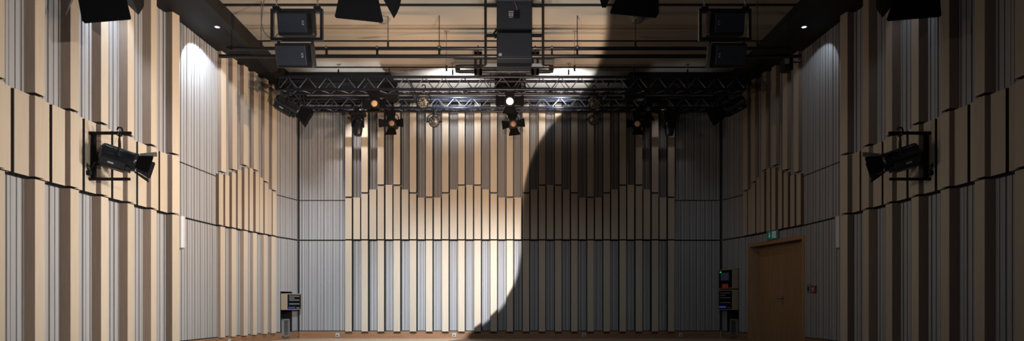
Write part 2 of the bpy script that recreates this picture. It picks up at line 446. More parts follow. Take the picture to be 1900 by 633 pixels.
mb.lathe([(0,.074),(.013,.074),(.013,.079),(0,.079)],'signwhite',T@Matrix.Translation((.09,0,zc+.033)),14)
for q in ([(.09,zc+.02),(.085,zc-.02)],[(.085,zc-.02),(.065,zc-.065)],[(.085,zc-.02),(.112,zc-.04)],[(.112,zc-.04),(.108,zc-.068)],[(.09,zc+.01),(.115,zc-.003)],[(.09,zc+.01),(.066,zc-.005)]):
    mb.tube([(x,.077,z) for x,z in q],.006,'signwhite',T,6)
lb(mb,'running_figure',fc,r)

# alarm plates to the right of the door
def wallbox(W,px,py,label,cat,name):
    t=W.hit(px); p=W.at(t)[0]; z=H+(CY-py)*p.y/F
    return empty(name,(p.x,p.y,z),label,cat),W.frame(t),z
r,T,z=wallbox(WR,1512,537,'red square fire alarm call point on the right wall beside the door','fire alarm','fire_alarm')
mb=MB(); mb.box((-.075,0,z-.075),(.075,.05,z+.075),'red',T,.008); lb(mb,'housing',r,r)
mb=MB(); mb.box((-.04,.05,z-.01),(.04,.053,z+.04),'white',T); mb.box((-.02,.05,z-.05),(.03,.053,z-.025),'white',T); lb(mb,'window_panel',r,r)
r,T,z=wallbox(WR,1501,536,'pale rectangular switch plate between door frame and red fire alarm','switch','switch_plate')
mb=MB(); mb.box((-.085,0,z-.10),(.085,.012,z+.10),'grey',T,.003); lb(mb,'plate',r,r)
mb=MB(); mb.box((-.02,.012,z-.045),(.02,.02,z+.045),'blackm',T); lb(mb,'key_slot',r,r)

# narrow white vertical fittings
for W,px,sn in ((WL,331,'left'),(WR,1562,'right')):
    r,T,z=wallbox(W,px,431,'narrow white vertical fitting on the slatted bay of the %s wall'%sn,'wall fitting','wall_fitting')
    mb=MB(); hw=.07
    pts=[(-hw,.0),(hw,.0),(hw,.08)]+[(hw*math.cos(q*math.pi/8),.08+.045*math.sin(q*math.pi/8)) for q in range(1,8)]+[(-hw,.08)]
    R=T@Matrix.Translation((0,0,z))@Matrix.Rotation(math.pi/2,4,'X')@Matrix.Identity(4)
    n=len(pts); vs=[(x,y,z-.31) for x,y in pts]+[(x,y,z+.31) for x,y in pts]
    mb.add(vs,[list(range(n)),list(range(2*n-1,n-1,-1))]+[(i,i+n,(i+1)%n+n,(i+1)%n) for i in range(n)],'white',T)
    lb(mb,'case',r,r)
    mb=MB(); mb.box((-.05,0,z-.33),(.05,.07,z-.31),'grey',T); lb(mb,'end_cap',r,r)

# equipment niches
def cabinet(W,p0,p1,y0,y1,label,style,sn):
    t0=W.hit(p0); t1=W.hit(p1); 
    if t0>t1: t0,t1=t1,t0
    c=(t0+t1)/2; T=W.frame(c); p=W.at(c)[0]; Y=p.y; h=(t1-t0)/2
    za=H+(CY-y1)*Y/F; zb=H+(CY-y0)*Y/F
    r=empty('equipment_cabinet',(p.x,p.y,za),label,'equipment box')
    mb=MB(); mb.box((-h,-.02,za),(h,.155,zb),'cabwood',T); lb(mb,'housing',r,r)
    mb=MB(); mb.box((-h+.03,.155,za+.025),(h-.03,.162,zb-.025),'blackm',T); fp=lb(mb,'front_panel',r,r)
    H_=zb-za; fl=1 if W is WL else -1
    def bar(u0,u1,v,th,mat,name):
        m2=MB(); xs=sorted((fl*-h*u0, fl*-h*u1)); m2.box((xs[0],.162,za+H_*v-th),(xs[1],.168,za+H_*v+th),mat,T); lb(m2,name,fp,r)
    if style=='rack':
        for v in (.84,.60,.36): bar(-.7,.7,v,.012,'label','unit_strip')
        bar(-.7,0,.72,.012,'label','unit_strip')
        [bar(u,u+.16,.14,.016,'ledblue','blue_indicator') for u in (-.8,-.56,-.32,-.08)]; bar(.3,.7,.12,.01,'label','unit_strip')
    else:
        bar(-.6,.5,.62,.10,'screen','display'); bar(-.75,-.55,.86,.02,'ledgreen','green_indicator'); bar(-.4,.4,.13,.06,'orange','orange_label')
    return r
cabinet(WL,549.5,522.5,545,575,'small wooden equipment box with black rack front in left wall niche','rack','left')
cabinet(WR,1342.5,1369,500,536,'upper equipment box with orange label in the right wall niche','screen','right')
cabinet(WR,1342.5,1369,538,575,'lower equipment box with black rack front in the right wall niche','rack','right')
for W,pa,pb,sn in ((WL,534,522,'left'),(WR,1357.5,1370,'right')):
    t0,t1=sorted((W.hit(pa),W.hit(pb))); c=(t0+t1)/2; T=W.frame(c); p=W.at(c)[0]; Y=p.y; h=(t1-t0)/2
    za=max(.02,H+(CY-625)*Y/F); zb=H+(CY-592)*Y/F
    r=empty('floor_vent',(p.x,p.y,za),'pale louvred vent grille at floor level below the %s wall niche'%sn,'vent')
    mb=MB()
    for q in (((-h,0,za),(-h+.03,.06,zb)),((h-.03,0,za),(h,.06,zb)),((-h,0,za),(h,.06,za+.03)),((-h,0,zb-.03),(h,.06,zb))): mb.box(*q,'grey',T)
    lb(mb,'frame',r,r)
    mb=MB(); mb.box((-h+.01,.005,za+.01),(h-.01,.015,zb-.01),'blackm',T); lb(mb,'backing',r,r)
    mb=MB(); n=13
    for k in range(n):
        z=za+.04+(zb-za-.08)*k/(n-1); mb.box((-h+.02,.02,z-.006),(h-.02,.05,z+.006),'grey',T)
    lb(mb,'louvres',r,r)
# sockets on baseboard
for i,(px,py,W) in enumerate(((627,620,WB),(843,620,WB),(1083,620,WB),(1262,620,WB),(424,629,WL))):
    t=W.hit(px); p=W.at(t)[0]; T=W.frame(t); z=.09
    n=.04 if W is WB else .02
    lbls=['leftmost white socket on the back wall baseboard','white socket on the back baseboard, second from the left','white socket on the back baseboard, third from the left','white socket on the back baseboard nearest the right corner','small metal socket on the left wall baseboard']
    r=empty('wall_socket',(p.x,p.y,z),lbls[i],'socket','baseboard sockets')
    mb=MB(); mb.box((-.05,n,z-.05),(.05,n+.015,z+.05),'white',T,.004); pl=lb(mb,'plate',r,r)
    mb=MB(); mb.lathe([(0,n+.016),(.028,n+.016),(.03,n+.019),(0,n+.019)],'grey',T@Matrix.Translation((0,0,z)),14); lb(mb,'insert',pl,r)

# ---------------------------------------------------------------- trusses & pipes
def truss(Y, zt, zb, x0, x1, dy, label, seg=.44):
    r=empty('lighting_truss',(0,Y,zb),label,'truss','horizontal trusses of the lighting rig')
    L=lambda mb,n: (lambda o: (setattr(o,'parent',r),o)[1])(mb.build(n))
    def ch(y,z):
        mb=MB(); mb.tube([(x0,y-Y,z-zb),(x1,y-Y,z-zb)],.034,'steel'); L(mb,'chord')
    for y in (Y,Y+dy):
        for z in (zb,zt): ch(y,z)
    n=int((x1-x0)/seg); dx=(x1-x0)/n
    for i in range(n):
        xa=x0+i*dx; xb=xa+dx; xm=(xa+xb)/2
        mb=MB(); mb.tube([(xa,0,0),(xm,0,zt-zb),(xb,0,0)],.015,'brace',n=6); L(mb,'brace')
        mb=MB(); mb.tube([(xa,0,0),(xm,dy,0),(xb,0,0)],.015,'brace',n=6); L(mb,'brace')
        if i%2==0:
            mb=MB(); mb.tube([(xa,dy,0),(xm,dy,zt-zb),(xb,dy,0)],.011,'brace',n=6); L(mb,'brace')
    for x in (x0,x1):
        mb=MB(); mb.tube([(x,0,0),(x,dy,0),(x,dy,zt-zb),(x,0,zt-zb),(x,0,0)],.022,'steel'); L(mb,'end_frame')
    return r
YT1,YT2=15.3,16.7
zT=H+(CY-143)*YT1/F; zBt=H+(CY-166)*YT1/F
truss(YT1,zT,zBt,(517-CX)*YT1/F,(1383-CX)*YT1/F,.3,'long dark lighting truss nearer the hall, across the whole rig')
zT2=H+(CY-181)*YT2/F; zB2=H+(CY-200)*YT2/F
truss(YT2,zT2,zB2,(533-CX)*YT2/F,(1350-CX)*YT2/F,.3,'long dark lighting truss nearer the back wall')
# short cross tubes linking the trusses
for x,nm in ((-5.2,'leftmost'),(-2.35,'inner left'),(2.35,'inner right'),(5.2,'rightmost')):
    mb=MB(); 
    for z in (zBt+.06,zT-.05): mb.tube([(x,YT1+.3,z),(x,YT2,z)],.022,'steel')
    for k in range(3):
        y=YT1+.34+k*.34; mb.tube([(x,y,zBt+.06),(x,y+.17,zT-.05),(x,y+.34,zBt+.06)],.01,'brace',n=6)
    o=mb.build('cross_truss',loc=(x,YT1+.3,zBt)); tag(o,'%s short dark cross piece joining the two trusses'%nm,'truss','cross pieces of the lighting rig')
def pipe(name,Y,py,x0,x1,r,label,mat='gloss',hang=(),ztop=None):
    z=H+(CY-py)*Y/F
    e=empty(name,(0,Y,z),label,'pipe')
    mb=MB(); mb.tube([((x0-CX)*Y/F,0,0),((x1-CX)*Y/F,0,0)],r,mat,n=12); o=mb.build('tube'); o.parent=e
    for hx in hang:
        x=(hx-CX)*Y/F
        mb=MB(); mb.box((x-.03,-.035,-.04),(x+.03,.035,.05),'black',bev=.006); mb.tube([(x,0,.04),(x,0,(ztop or Z_C)-z)],.008,'black',n=6)
        o=mb.build('hanger'); o.parent=e
    return z
pipe('ceiling_pipe',13.1,90,421,1471,.036,'upper of the two long black pipes under the ceiling',hang=(430,815,1071,1462),ztop=Z_C)
pipe('ceiling_pipe',13.1,104.5,407,1485,.038,'lower of the two long black pipes under the ceiling',hang=())
mb=MB()
for px in (700,815,1024,1071,606):
    x=(px-CX)*13.1/F; z0=H+(CY-104.5)*13.1/F; z1=H+(CY-90)*13.1/F
    mb=MB(); mb.box((x-.018,13.06,z0),(x+.018,13.14,z1),'black',bev=.005); mb.box((x-.022,13.05,z1-.01),(x+.022,13.15,z1+.04),'chrome',bev=.006)
    o=mb.build('pipe_clamp',loc=(x,13.1,z0)); tag(o,'small clamp joining the two ceiling pipes, %s'%{700:'under the left glass dome',815:'left of the centre speakers',1024:'right beside the centre speakers',1071:'below the right ceiling rosette',606:'beside the left hanging speakers'}[px],'clamp','clamps on the ceiling pipes')
YP=17.35
pipe('lighting_pipe',YP,204.5,556,1336,.022,'thin dark pipe running along the top of the back wall','gloss',hang=(562,700,822,1066,1192,1330),ztop=zB2+.35)

# bent tube loops in the middle of the rig
def loop(Y,x0,x1,y0,y1,r,label,open_right=False,broken=None):
    a=P(x0,y0,Y); b=P(x1,y1,Y); R=(a.z-b.z)/2; cz=(a.z+b.z)/2
    pts=[]
    xa,xb=a.x+R,b.x-R
    for k in range(9):
        q=math.pi/2+math.pi*k/8; pts.append((xa+R*math.cos(q),Y,cz+R*math.sin(q)))
    for k in range(9):
        q=-math.pi/2+math.pi*k/8; pts.append((xb+R*math.cos(q),Y,cz+R*math.sin(q)))
    pts.append(pts[0]); mb=MB(); mb.tube(pts,r,'gloss')
    for k in (2,6,11,15):
        p=Vector(pts[k]); mb.tube([p-Vector((.05,0,0)),p+Vector((.05,0,0))],r*1.1,'black')
    [mb.tube([(a.x*(1-q)+b.x*q,Y,a.z),(a.x*(1-q)+b.x*q,Y,Z_C+.01)],.01,'black',n=6) for q in (.3,.7)]
    o=mb.build('tube_loop',loc=(a.x,Y,b.z)); tag(o,label,'pipe','bent black tube loops of the rig')
loop(14.9,848,1024,123,133,.042,'upper long black tube loop with rounded ends behind the centre speakers')
loop(16.2,862,1023,165,173,.036,'lower long black tube loop between the two trusses')
for px,s in ((887,'left'),(993,'right')):
    Y=14.6; a=P(px-7,96,Y); b=P(px+7,138,Y); mb=MB()
    wv=(b.x-a.x)
    mb.box((a.x,Y,b.z),(a.x+wv*.33,Y+.06,a.z),'black'); mb.box((b.x-wv*.33,Y,b.z),(b.x,Y+.06,a.z),'black')
    mb.box((a.x,Y,a.z-.14),(b.x,Y+.06,a.z),'black'); mb.box((a.x,Y,b.z),(b.x,Y+.06,b.z+.12),'black')
    mb.tube([((a.x+b.x)/2,Y+.03,a.z),((a.x+b.x)/2,Y+.03,Z_C)],.012,'black')
    o=mb.build('slotted_bracket',loc=(a.x,Y,b.z)); tag(o,'black slotted bracket hanging %s of the centre speakers'%s,'bracket','slotted brackets')
# dark hoist boxes on the trusses
for px,py,w,h,l in ((722,170,34,28,'black box hanging between trusses above the left barn-door light'),(1176,170,38,30,'black box hanging between trusses above the right barn-door light'),(946,160,56,22,'black box at the middle of the rig above the glowing lamp')):
    Y=15.95; a=P(px-w/2,py+h/2,Y); b=P(px+w/2,py-h/2,Y)
    r=empty('hoist_box',((a.x+b.x)/2,Y,a.z),l,'rigging box'); cx=(a.x+b.x)/2
    mb=MB(); mb.box((a.x-cx,-.15,0),(b.x-cx,.15,b.z-a.z),'black',bev=.02); o=mb.build('case'); o.parent=r
    mb=MB(); mb.tube([(0,0,b.z-a.z),(0,0,Z_C-a.z)],.012,'blackwire'); o=mb.build('hanging_rod'); o.parent=r
    mb=MB(); mb.box((b.x-cx-.09,-.17,.06),(b.x-cx-.03,-.15,.16),'label'); o=mb.build('badge'); o.parent=r

# ---------------------------------------------------------------- fixtures
def aimM(v, roll=0):
    y=Vector(v).normalized(); z=Vector((0,0,1)); x=y.cross(z).normalized(); z=x.cross(y)
    m=Matrix.Identity(4); m.col[0][:3]=x; m.col[1][:3]=y; m.col[2][:3]=z
    return m@Matrix.Rotation(roll,4,'Y')
def part(mb,name,r):
    o=mb.build(name); o.parent=r; return o
def clamp(r, top):           # hook clamp with its bolt, z up from yoke crown
    mb=MB(); mb.tube([(0,0,top-.08),(0,0,top+.06)],.014,'black'); mb.box((-.035,-.03,top+.02),(.035,.03,top+.07),'black',bev=.008)
    mb.tube([(.03,0,top+.07),(.045,0,top+.11),(.03,0,top+.15),(-.02,0,top+.16),(-.04,0,top+.12)],.013,'black')
    part(mb,'clamp',r)
def yoke(r, w, drop, R, top=0):      # U bracket: crown at origin z=0, arms down to pivots at z=-drop
    mb=MB(); c=.06
    pts=[(-w,0,-drop),(-w,0,-c),(-w+c*.5,0,-c*.3),(-w+c,0,0),(w-c,0,0),(w-c*.5,0,-c*.3),(w,0,-c),(w,0,-drop)]
    mb.tube(pts,.012,'black',R,8)
    for s in (-1,1): mb.tube([(s*(w-.03),0,-drop),(s*(w+.035),0,-drop)],.022,'black',R,10)
    part(mb,'yoke',r)
def flap(r, A, edge, length, w0, w1, ang, mat='blackm', rot=0):
    # barn-door flap: hinged on front rim; A: body matrix, edge: (distance from axis, y), rotated by rot about beam
    mb=MB(); T=A@Matrix.Rotation(rot,4,'Y')@Matrix.Translation((0,edge[1],edge[0]))@Matrix.Rotation(ang,4,'X')
    # flap lies in local XY plane then opens away from the beam by ang
    vs=[(-w0/2,0,0),(w0/2,0,0),(w1/2,length*.93,0),(w1/2-.02,length,0),(-w1/2+.02,length,0),(-w1/2,length*.93,0)]
    t=.004; n=len(vs); v2=[(x,y,t) for x,y,z in vs]
    mb.add(vs+v2,[list(range(n)),list(range(2*n-1,n-1,-1))]+[(i,i+n,(i+1)%n+n,(i+1)%n) for i in range(n)],mat,T)
    return part(mb,'barn_door',r)
def fresnel(name, pos, aim, label, lens='amber', doors=True, s=1.0, drop=.2, dl=.2, angs=(.6,.6,.6,.6), group=None, up=.0, cat='stage light', roll=0):
    # pos = centre of the body; the root sits at the yoke crown above it
    pos=Vector(pos); r=empty(name,(pos.x,pos.y,pos.z+drop),label,cat,group)
    B=Matrix.Translation((0,0,-drop))@aimM(aim,roll); sc_=Matrix.Scale(s,4); B=B@sc_
    mb=MB(); w=.12
    oct_=lambda q,h,c: [(-q,-h+c),(-q+c,-h),(q-c,-h),(q,-h+c),(q,h-c),(q-c,h),(-q+c,h),(-q,h-c)]
    mb.prism(oct_(.115,.125,.04),-.14,.10,'black',B); mb.prism(oct_(.095,.10,.03),-.19,-.14,'blackm',B)
    for k in range(4): mb.box((-.08+k*.045,-.13,.125),(-.065+k*.045,.06,.137),'black',B)
    mb.lathe([(.07,.10),(.118,.10),(.118,.135),(.072,.135),(.07,.10)],'black',B,24)
    part(mb,'body',r)
    mb=MB(); mb.lathe([(0,.128),(.035,.125),(.062,.115),(.07,.105)],lens,B,24); part(mb,'lens',r)
    if doors:
        for k,a in enumerate(angs):
            wide=k%2==0
            flap(r,B,(.11,.135),dl*(1 if wide else .95),.17 if wide else .15,.30 if wide else .22,a,rot=k*math.pi/2)
    yaw=math.atan2(-aim[0],aim[1])
    yoke(r,.14*s,drop,Matrix.Rotation(yaw,4,'Z')); clamp(r,.06+up)
    return r
def par(pos, aim, label, drop=.2, group=None):
    pos=Vector(pos); r=empty('par_can',(pos.x,pos.y,pos.z+drop),label,'stage light',group)
    B=Matrix.Translation((0,0,-drop))@aimM(aim)
    mb=MB(); mb.lathe([(0,-.24),(.05,-.24),(.075,-.20),(.09,-.12),(.13,-.02),(.138,.02),(.138,.10),(.128,.10),(.125,.07)],'gloss',B,28); part(mb,'can',r)
    mb=MB(); mb.lathe([(0,.092),(.06,.088),(.11,.078),(.127,.068)],'pebble',B,28); part(mb,'lens',r)
    yaw=math.atan2(-aim[0],aim[1]); R=Matrix.Rotation(yaw,4,'Z')
    mb=MB(); pts=[(-.17,0,-drop),(-.17,0,-drop+.10)]+[(.17*math.cos(math.pi-k*math.pi/8),0,-drop+.10+.10*math.sin(k*math.pi/8)) for k in range(1,8)]+[(.17,0,-drop+.1),(.17,0,-drop)]
    mb.tube(pts,.011,'black',R,8)
    for s in (-1,1): mb.tube([(s*.135,0,-drop),(s*.20,0,-drop)],.018,'black',R)
    part(mb,'yoke',r); clamp(r,.06)
    mb=MB(); mb.tube([B@Vector((0,-.22,.03)),(.08,.10,-drop+.15),(.05,.05,0),(0,.02,.1)],.006,'blackwire',n=6); part(mb,'cable',r)
    return r
def profile(pos, aim, label, drop=.24, s=1.0, group=None, hood=True, doors=False, rs=1.0, cable=None, up=0.0, angs=(.35,.25,.35,.25)):
    pos=Vector(pos); r=empty('profile_spotlight',(pos.x,pos.y,pos.z+drop),label,'stage light',group)
    B=Matrix.Translation((0,0,-drop))@aimM(aim)@Matrix.Scale(s,4)@Matrix.Diagonal((rs,1,rs,1))
    mb=MB(); mb.lathe([(0,-.27),(.09,-.27),(.115,-.25),(.12,-.22),(.12,-.10),(.118,.18),(.125,.19),(.125,.24),(.105,.25),(.10,.20),(0,.19)],'gloss',B,28)
    # housing ribs and bottom box
    mb.box((-.10,-.24,-.17),(.10,.12,-.06),'black',B,.012); mb.box((-.07,.12,-.15),(.07,.20,-.09),'black',B,.008)
    part(mb,'body',r)
    mb=MB()
    for k in range(4): mb.box((-.08,-.276,-.06+k*.035),(.08,-.268,-.045+k*.035),'grey' if k==2 else 'blackm',B)
    part(mb,'rear_vent',r)
    mb=MB(); mb.box((-.104,-.12,-.13),(-.101,-.04,-.11),'label',B); mb.box((.101,-.12,-.13),(.104,-.04,-.11),'label',B); part(mb,'badge',r)
    mb=MB(); mb.lathe([(0,.205),(.06,.20),(.099,.19)],'pebble',B,24); part(mb,'lens',r)
    if hood:
        mb=MB(); a,b=.10,.17
        vs=[(-a,.24,-a),(a,.24,-a),(a,.24,a),(-a,.24,a),(-b,.46,-b),(b,.46,-b),(b,.46,b),(-b,.46,b)]
        mb.add(vs,[(0,1,5,4),(1,2,6,5),(2,3,7,6),(3,0,4,7)],'blackm',B); part(mb,'hood',r)
    if doors:
        for k,a in enumerate(angs): flap(r,B,(.115,.25),.24,.16,.30 if k%2==0 else .24,a,rot=k*math.pi/2,mat='blackm' if k!=0 else 'grey')
    mb=MB()
    yaw=math.atan2(-aim[0],aim[1]); yoke(r,.145*s*rs,drop,Matrix.Rotation(yaw,4,'Z')); clamp(r,.06+up)
    if cable:
        mb=MB(); mb.tube(cable,.007,'blackwire',n=6); part(mb,'cable',r)
    return r
def moving_head(pos,label,group):
    pos=Vector(pos); r=empty('moving_head_light',pos,label,'stage light',group)     # pos = top
    mb=MB(); mb.box((-.20,-.13,-.14),(.20,.13,-.02),'black',bev=.03); mb.box((-.06,-.13,-.02),(.06,.13,.03),'black',bev=.01); part(mb,'base',r)
    mb=MB()
    for s in (-1,1): mb.box((s*.135-.022,-.06,-.42),(s*.135+.022,.06,-.12),'black',bev=.015)
    mb.box((-.15,-.06,-.19),(.15,.06,-.13),'black',bev=.01); part(mb,'yoke',r)
    mb=MB(); T=Matrix.Translation((0,0,-.40))
    mb.lathe([(0,.20),(.07,.195),(.10,.16),(.122,.08),(.125,-.03),(.115,-.12),(.10,-.2),(.095,-.23),(.07,-.23),(0,-.21)],'gloss',T,24,'Z'); part(mb,'head',r)
    mb=MB()
    for s in (-1,1): mb.box((s*.1-.03,-.03,.02),(s*.1+.03,.03,.09),'brace',bev=.01)
    part(mb,'clamp',r)
    return r
YL=16.7
GF='barn-door lights on the back truss'
# barn-door fresnels
fresnel('fresnel_spotlight',P(697,194,15.58),(-.02,-1,-.12),'black lamp with amber lens above and left of the hanging barn-door light','amberhot',True,1.05,.14,.17,(1.0,1.4,.5,1.4),GF)
fresnel('fresnel_spotlight',P(729,230,YL+.0),(-.05,-1,-.15),'barn-door light with glowing amber lens and open flaps, left of centre','amber',True,1.0,.24,.24,(.9,1.1,.9,1.1),GF)
fresnel('fresnel_spotlight',P(946,190,15.58),(0,-1,-.12),'brightly glowing lamp facing the hall in the middle of the rig','hot',True,1.15,.14,.2,(.9,1.2,.9,1.2),GF)
fresnel('fresnel_spotlight',P(952,231,YL+.0),(.03,-1,-.2),'dark barn-door light hanging directly below the brightly glowing centre lamp','amber',True,1.0,.22,.22,(.8,1.0,.9,1.0),GF,roll=.12)
fresnel('fresnel_spotlight',P(1181,231,YL+.0),(-.02,-1,-.15),'barn-door light with faint amber lens on the dim right side','amberdim',True,1.0,.24,.22,(.9,1.1,.9,1.1),GF)
fresnel('fresnel_spotlight',P(1199,203,15.58),(.25,-1,-.25),'dark tilted barn-door lamp above and right of the faint amber one','pebble',True,.95,.14,.2,(.7,1.2,.9,1.0),GF)
GP='par cans on the back truss'
par(P(786,190,15.58),(.0,-1,-.42),'upper par can with pebbled lens left of the centre lamp',.2,GP)
par(P(806,226,YL+.0),(.02,-1,-.35),'lower par can with pebbled lens left of the centre lamp',.22,GP)
par(P(1102,192,15.58),(.0,-1,-.42),'upper par can with pebbled lens right of the centre lamp',.2,GP)
par(P(1101,222,YL+.0),(-.02,-1,-.35),'lower par can with pebbled lens right of the centre lamp',.22,GP)
GM='moving heads under the back truss'
moving_head(P(664,206,YL+.0),'black moving head light pointing down, left side of the rig',GM)
moving_head(P(1242,206,YL+.0),'black moving head light pointing down, right side of the rig',GM)
GQ='large profile spotlights at the ends of the rig'
Ye=14.95
profile(P(535,197,Ye),(.85,.2,-.48),'large black profile spotlight at left end of the rig, tilted down to the right',.22,1.12,GQ,True,False,
        cable=[(-.30,-.1,-.25),(-.45,-.05,-.12),(-.42,0,.05),(-.30,.02,.18)])
profile(P(1358,197,Ye),(-.85,-.15,-.48),'large black profile spotlight at right end of the rig, tilted down to the left',.22,1.12,GQ,True,False,
        cable=[(.30,-.1,-.25),(.42,-.05,-.12),(.38,0,.05),(.30,.02,.18)])

# near fixtures whose flaps hang into the top of the frame
def near_lamp(px, label, aim, yaw_px, angs):
    Y=8.0; c=P(px,-38,Y)
    r=fresnel('fresnel_spotlight',c,aim,label,'pebble',True,1.95,.34,.22,angs,'large barn-door lights at the top edge of view',up=0)
    return c
# custom flaps are drawn from the photograph's outline: built as thin plates hanging under the lamp
def near_lamp2(label, plates, cpx, aimx):
    Y=8.0; c=P(cpx,-60,Y); drop=.36
    r=empty('fresnel_spotlight',(c.x,c.y,c.z+drop),label,'stage light','large barn-door lights at the top edge of view')
    B=Matrix.Translation((0,0,-drop))@aimM((aimx,.75,-.62))
    mb=MB(); mb.prism([(-.17,-.13),(-.13,-.17),(.13,-.17),(.17,-.13),(.17,.13),(.13,.17),(-.13,.17),(-.17,.13)],-.30,.13,'black',B)
    mb.lathe([(.12,.13),(.165,.13),(.165,.19),(.12,.19)],'black',B,24); part(mb,'body',r)
    mb=MB(); mb.lathe([(0,.17),(.07,.165),(.125,.14)],'pebble',B,24); part(mb,'lens',r)
    yoke(r,.20,drop,Matrix.Rotation(math.atan2(-aimx,.75),4,'Z')); clamp(r,.06)
    for (pts,mat,depths) in plates:
        mb=MB(); vs=[P(x,y,Y+d)-r.location for (x,y),d in zip(pts,depths)]
        n=len(vs); nrm=(vs[1]-vs[0]).cross(vs[2]-vs[1]).normalized()*.005
        vs2=[v+nrm for v in vs]
        mb.add(vs+vs2,[list(range(n)),list(range(2*n-1,n-1,-1))]+[(i,i+n,(i+1)%n+n,(i+1)%n) for i in range(n)],mat)
        part(mb,'barn_door',r)
D=[.10,.10,-.02,-.04,-.04,-.02]
near_lamp2('black barn-door light hanging at top edge over the near left columns',[
   ([(140,-28),(228,-30),(243,33),(242,36),(157,43),(152,38)],'blackm',[.10,.10,-.03,-.04,-.04,-.03]),
   ([(222,-6),(238,-22),(268,-22),(267,12),(257,28)],'black',[.05,.08,.35,.33,.2]),
   ([(136,-8),(150,-24),(134,4),(123,28),(127,8)],'grey',[.08,.08,.14,.17,.15])],190,.35)
near_lamp2('black barn-door light hanging at top edge left of the centre speakers',[
   ([(634,-30),(696,-30),(711,38),(709,42),(623,33),(621,30)],'blackm',[.10,.10,-.03,-.04,-.04,-.03]),
   ([(700,-22),(738,-26),(745,-4),(742,12),(737,24),(731,34)],'blackm',[.05,.2,.28,.26,.22,.18])],666,.1)
near_lamp2('black barn-door light hanging at top edge right of the centre speakers',[
   ([(1155,-30),(1222,-30),(1223,24),(1217,33),(1133,25),(1132,22)],'blackm',[.10,.10,-.03,-.04,-.04,-.03]),
   ([(1118,-20),(1140,-24),(1124,14),(1117,14),(1112,-4)],'blackm',[.2,.08,.18,.22,.25])],1186,-.1)
near_lamp2('black barn-door light hanging at top edge over the near right columns',[
   ([(1668,-30),(1742,-28),(1747,28),(1744,31),(1648,39),(1645,36)],'blackm',[.10,.10,-.03,-.04,-.04,-.03]),
   ([(1624,-22),(1652,-22),(1664,0),(1637,33),(1626,16)],'blackm',[.3,.1,.05,.2,.32])],1706,-.35)
mb=MB(); zz=P(0,-60,8.0).z+.36+.06+.12
mb.tube([(-5.6,8.0,zz),(5.6,8.0,zz)],.028,'gloss')
for x in (-5,-1,1,5): mb.tube([(x,8.0,zz),(x,8.0,Z_C)],.012,'black')
tag(mb.build('ceiling_pipe',loc=(0,8.0,zz)),'black pipe carrying the barn-door lights above the top edge','pipe')

# wall brackets with profile spotlights
def wall_bracket(sx, sn):
    Y=10.2; X=lambda px: (px-CX)*Y/F if sx<0 else -(px-CX)*Y/F
    zt=H+(CY-247)*Y/F; zb=H+(CY-332.5)*Y/F
    r=empty('wall_bracket',(X(158),Y,zb),'black square wall bracket holding a spotlight on the %s wall'%sn,'bracket','wall brackets')
    o=r.location
    def bp(mb,n): q=mb.build(n,loc=o[:]); q.location=(0,0,0); q.parent=r
    mb=MB(); mb.tube([(X(147),Y,zt),(X(243),Y,zt)],.026,'black',n=12); bp(mb,'top_arm')
    mb=MB(); mb.tube([(X(147),Y,zb),(X(241),Y,zb)],.024,'black',n=12); bp(mb,'bottom_arm')
    xa,xb=sorted((X(170.5),X(177))); mb=MB(); mb.box((xa-.0,Y-.03,zb),(xb,Y+.03,zt),'blackm'); bp(mb,'post')
    xa,xb=sorted((X(155.5),X(158.5))); mb=MB(); mb.box((xa,Y-.03,zb-.05),(xb,Y+.06,zt+.05),'blackm'); bp(mb,'wall_plate')
    mb=MB(); xa,xb=sorted((X(147),X(160))); zc=H+(CY-318)*Y/F; mb.box((xa,Y-.1,zc-.05),(xb,Y-.02,zc+.05),'black',bev=.01)
    xa,xb=sorted((X(160),X(174))); mb.box((xa,Y-.08,zc-.07),(xb,Y-.02,zc),'black',bev=.01); bp(mb,'junction_box')
    mb=MB()
    mb.tube([(X(155),Y-.06,zc),(X(165),Y-.07,zc+.09),(X(172),Y-.06,zc-.02),(X(180),Y-.07,zc+.12),(X(189),Y-.02,zc+.14)],.008,'blackwire',n=6)
    mb.tube([(X(168),Y-.06,zc),(X(166),Y-.06,zc+.12),(X(172),Y-.06,zc+.05)],.007,'blackwire',n=6)
    bp(mb,'cable')
    pc=Vector((X(222),Y,H+(CY-292)*Y/F))
    fr=profile(pc,(-sx*.80,.42,-.26),'black profile spotlight with open barn doors on the %s wall bracket'%sn,zt-.10-pc.z,.98,'profile spotlights on the wall brackets',False,True,up=-.03,angs=(.35,.5,.25,.3),rs=1.22)
    mb=MB(); mb.tube([(0,-.03,.1),(-sx*-.07,-.03,-.1),(-sx*-.12,-.05,-.22)],.003,'chrome',n=5); part(mb,'safety_wire',fr)
wall_bracket(-1,'left'); wall_bracket(1,'right')

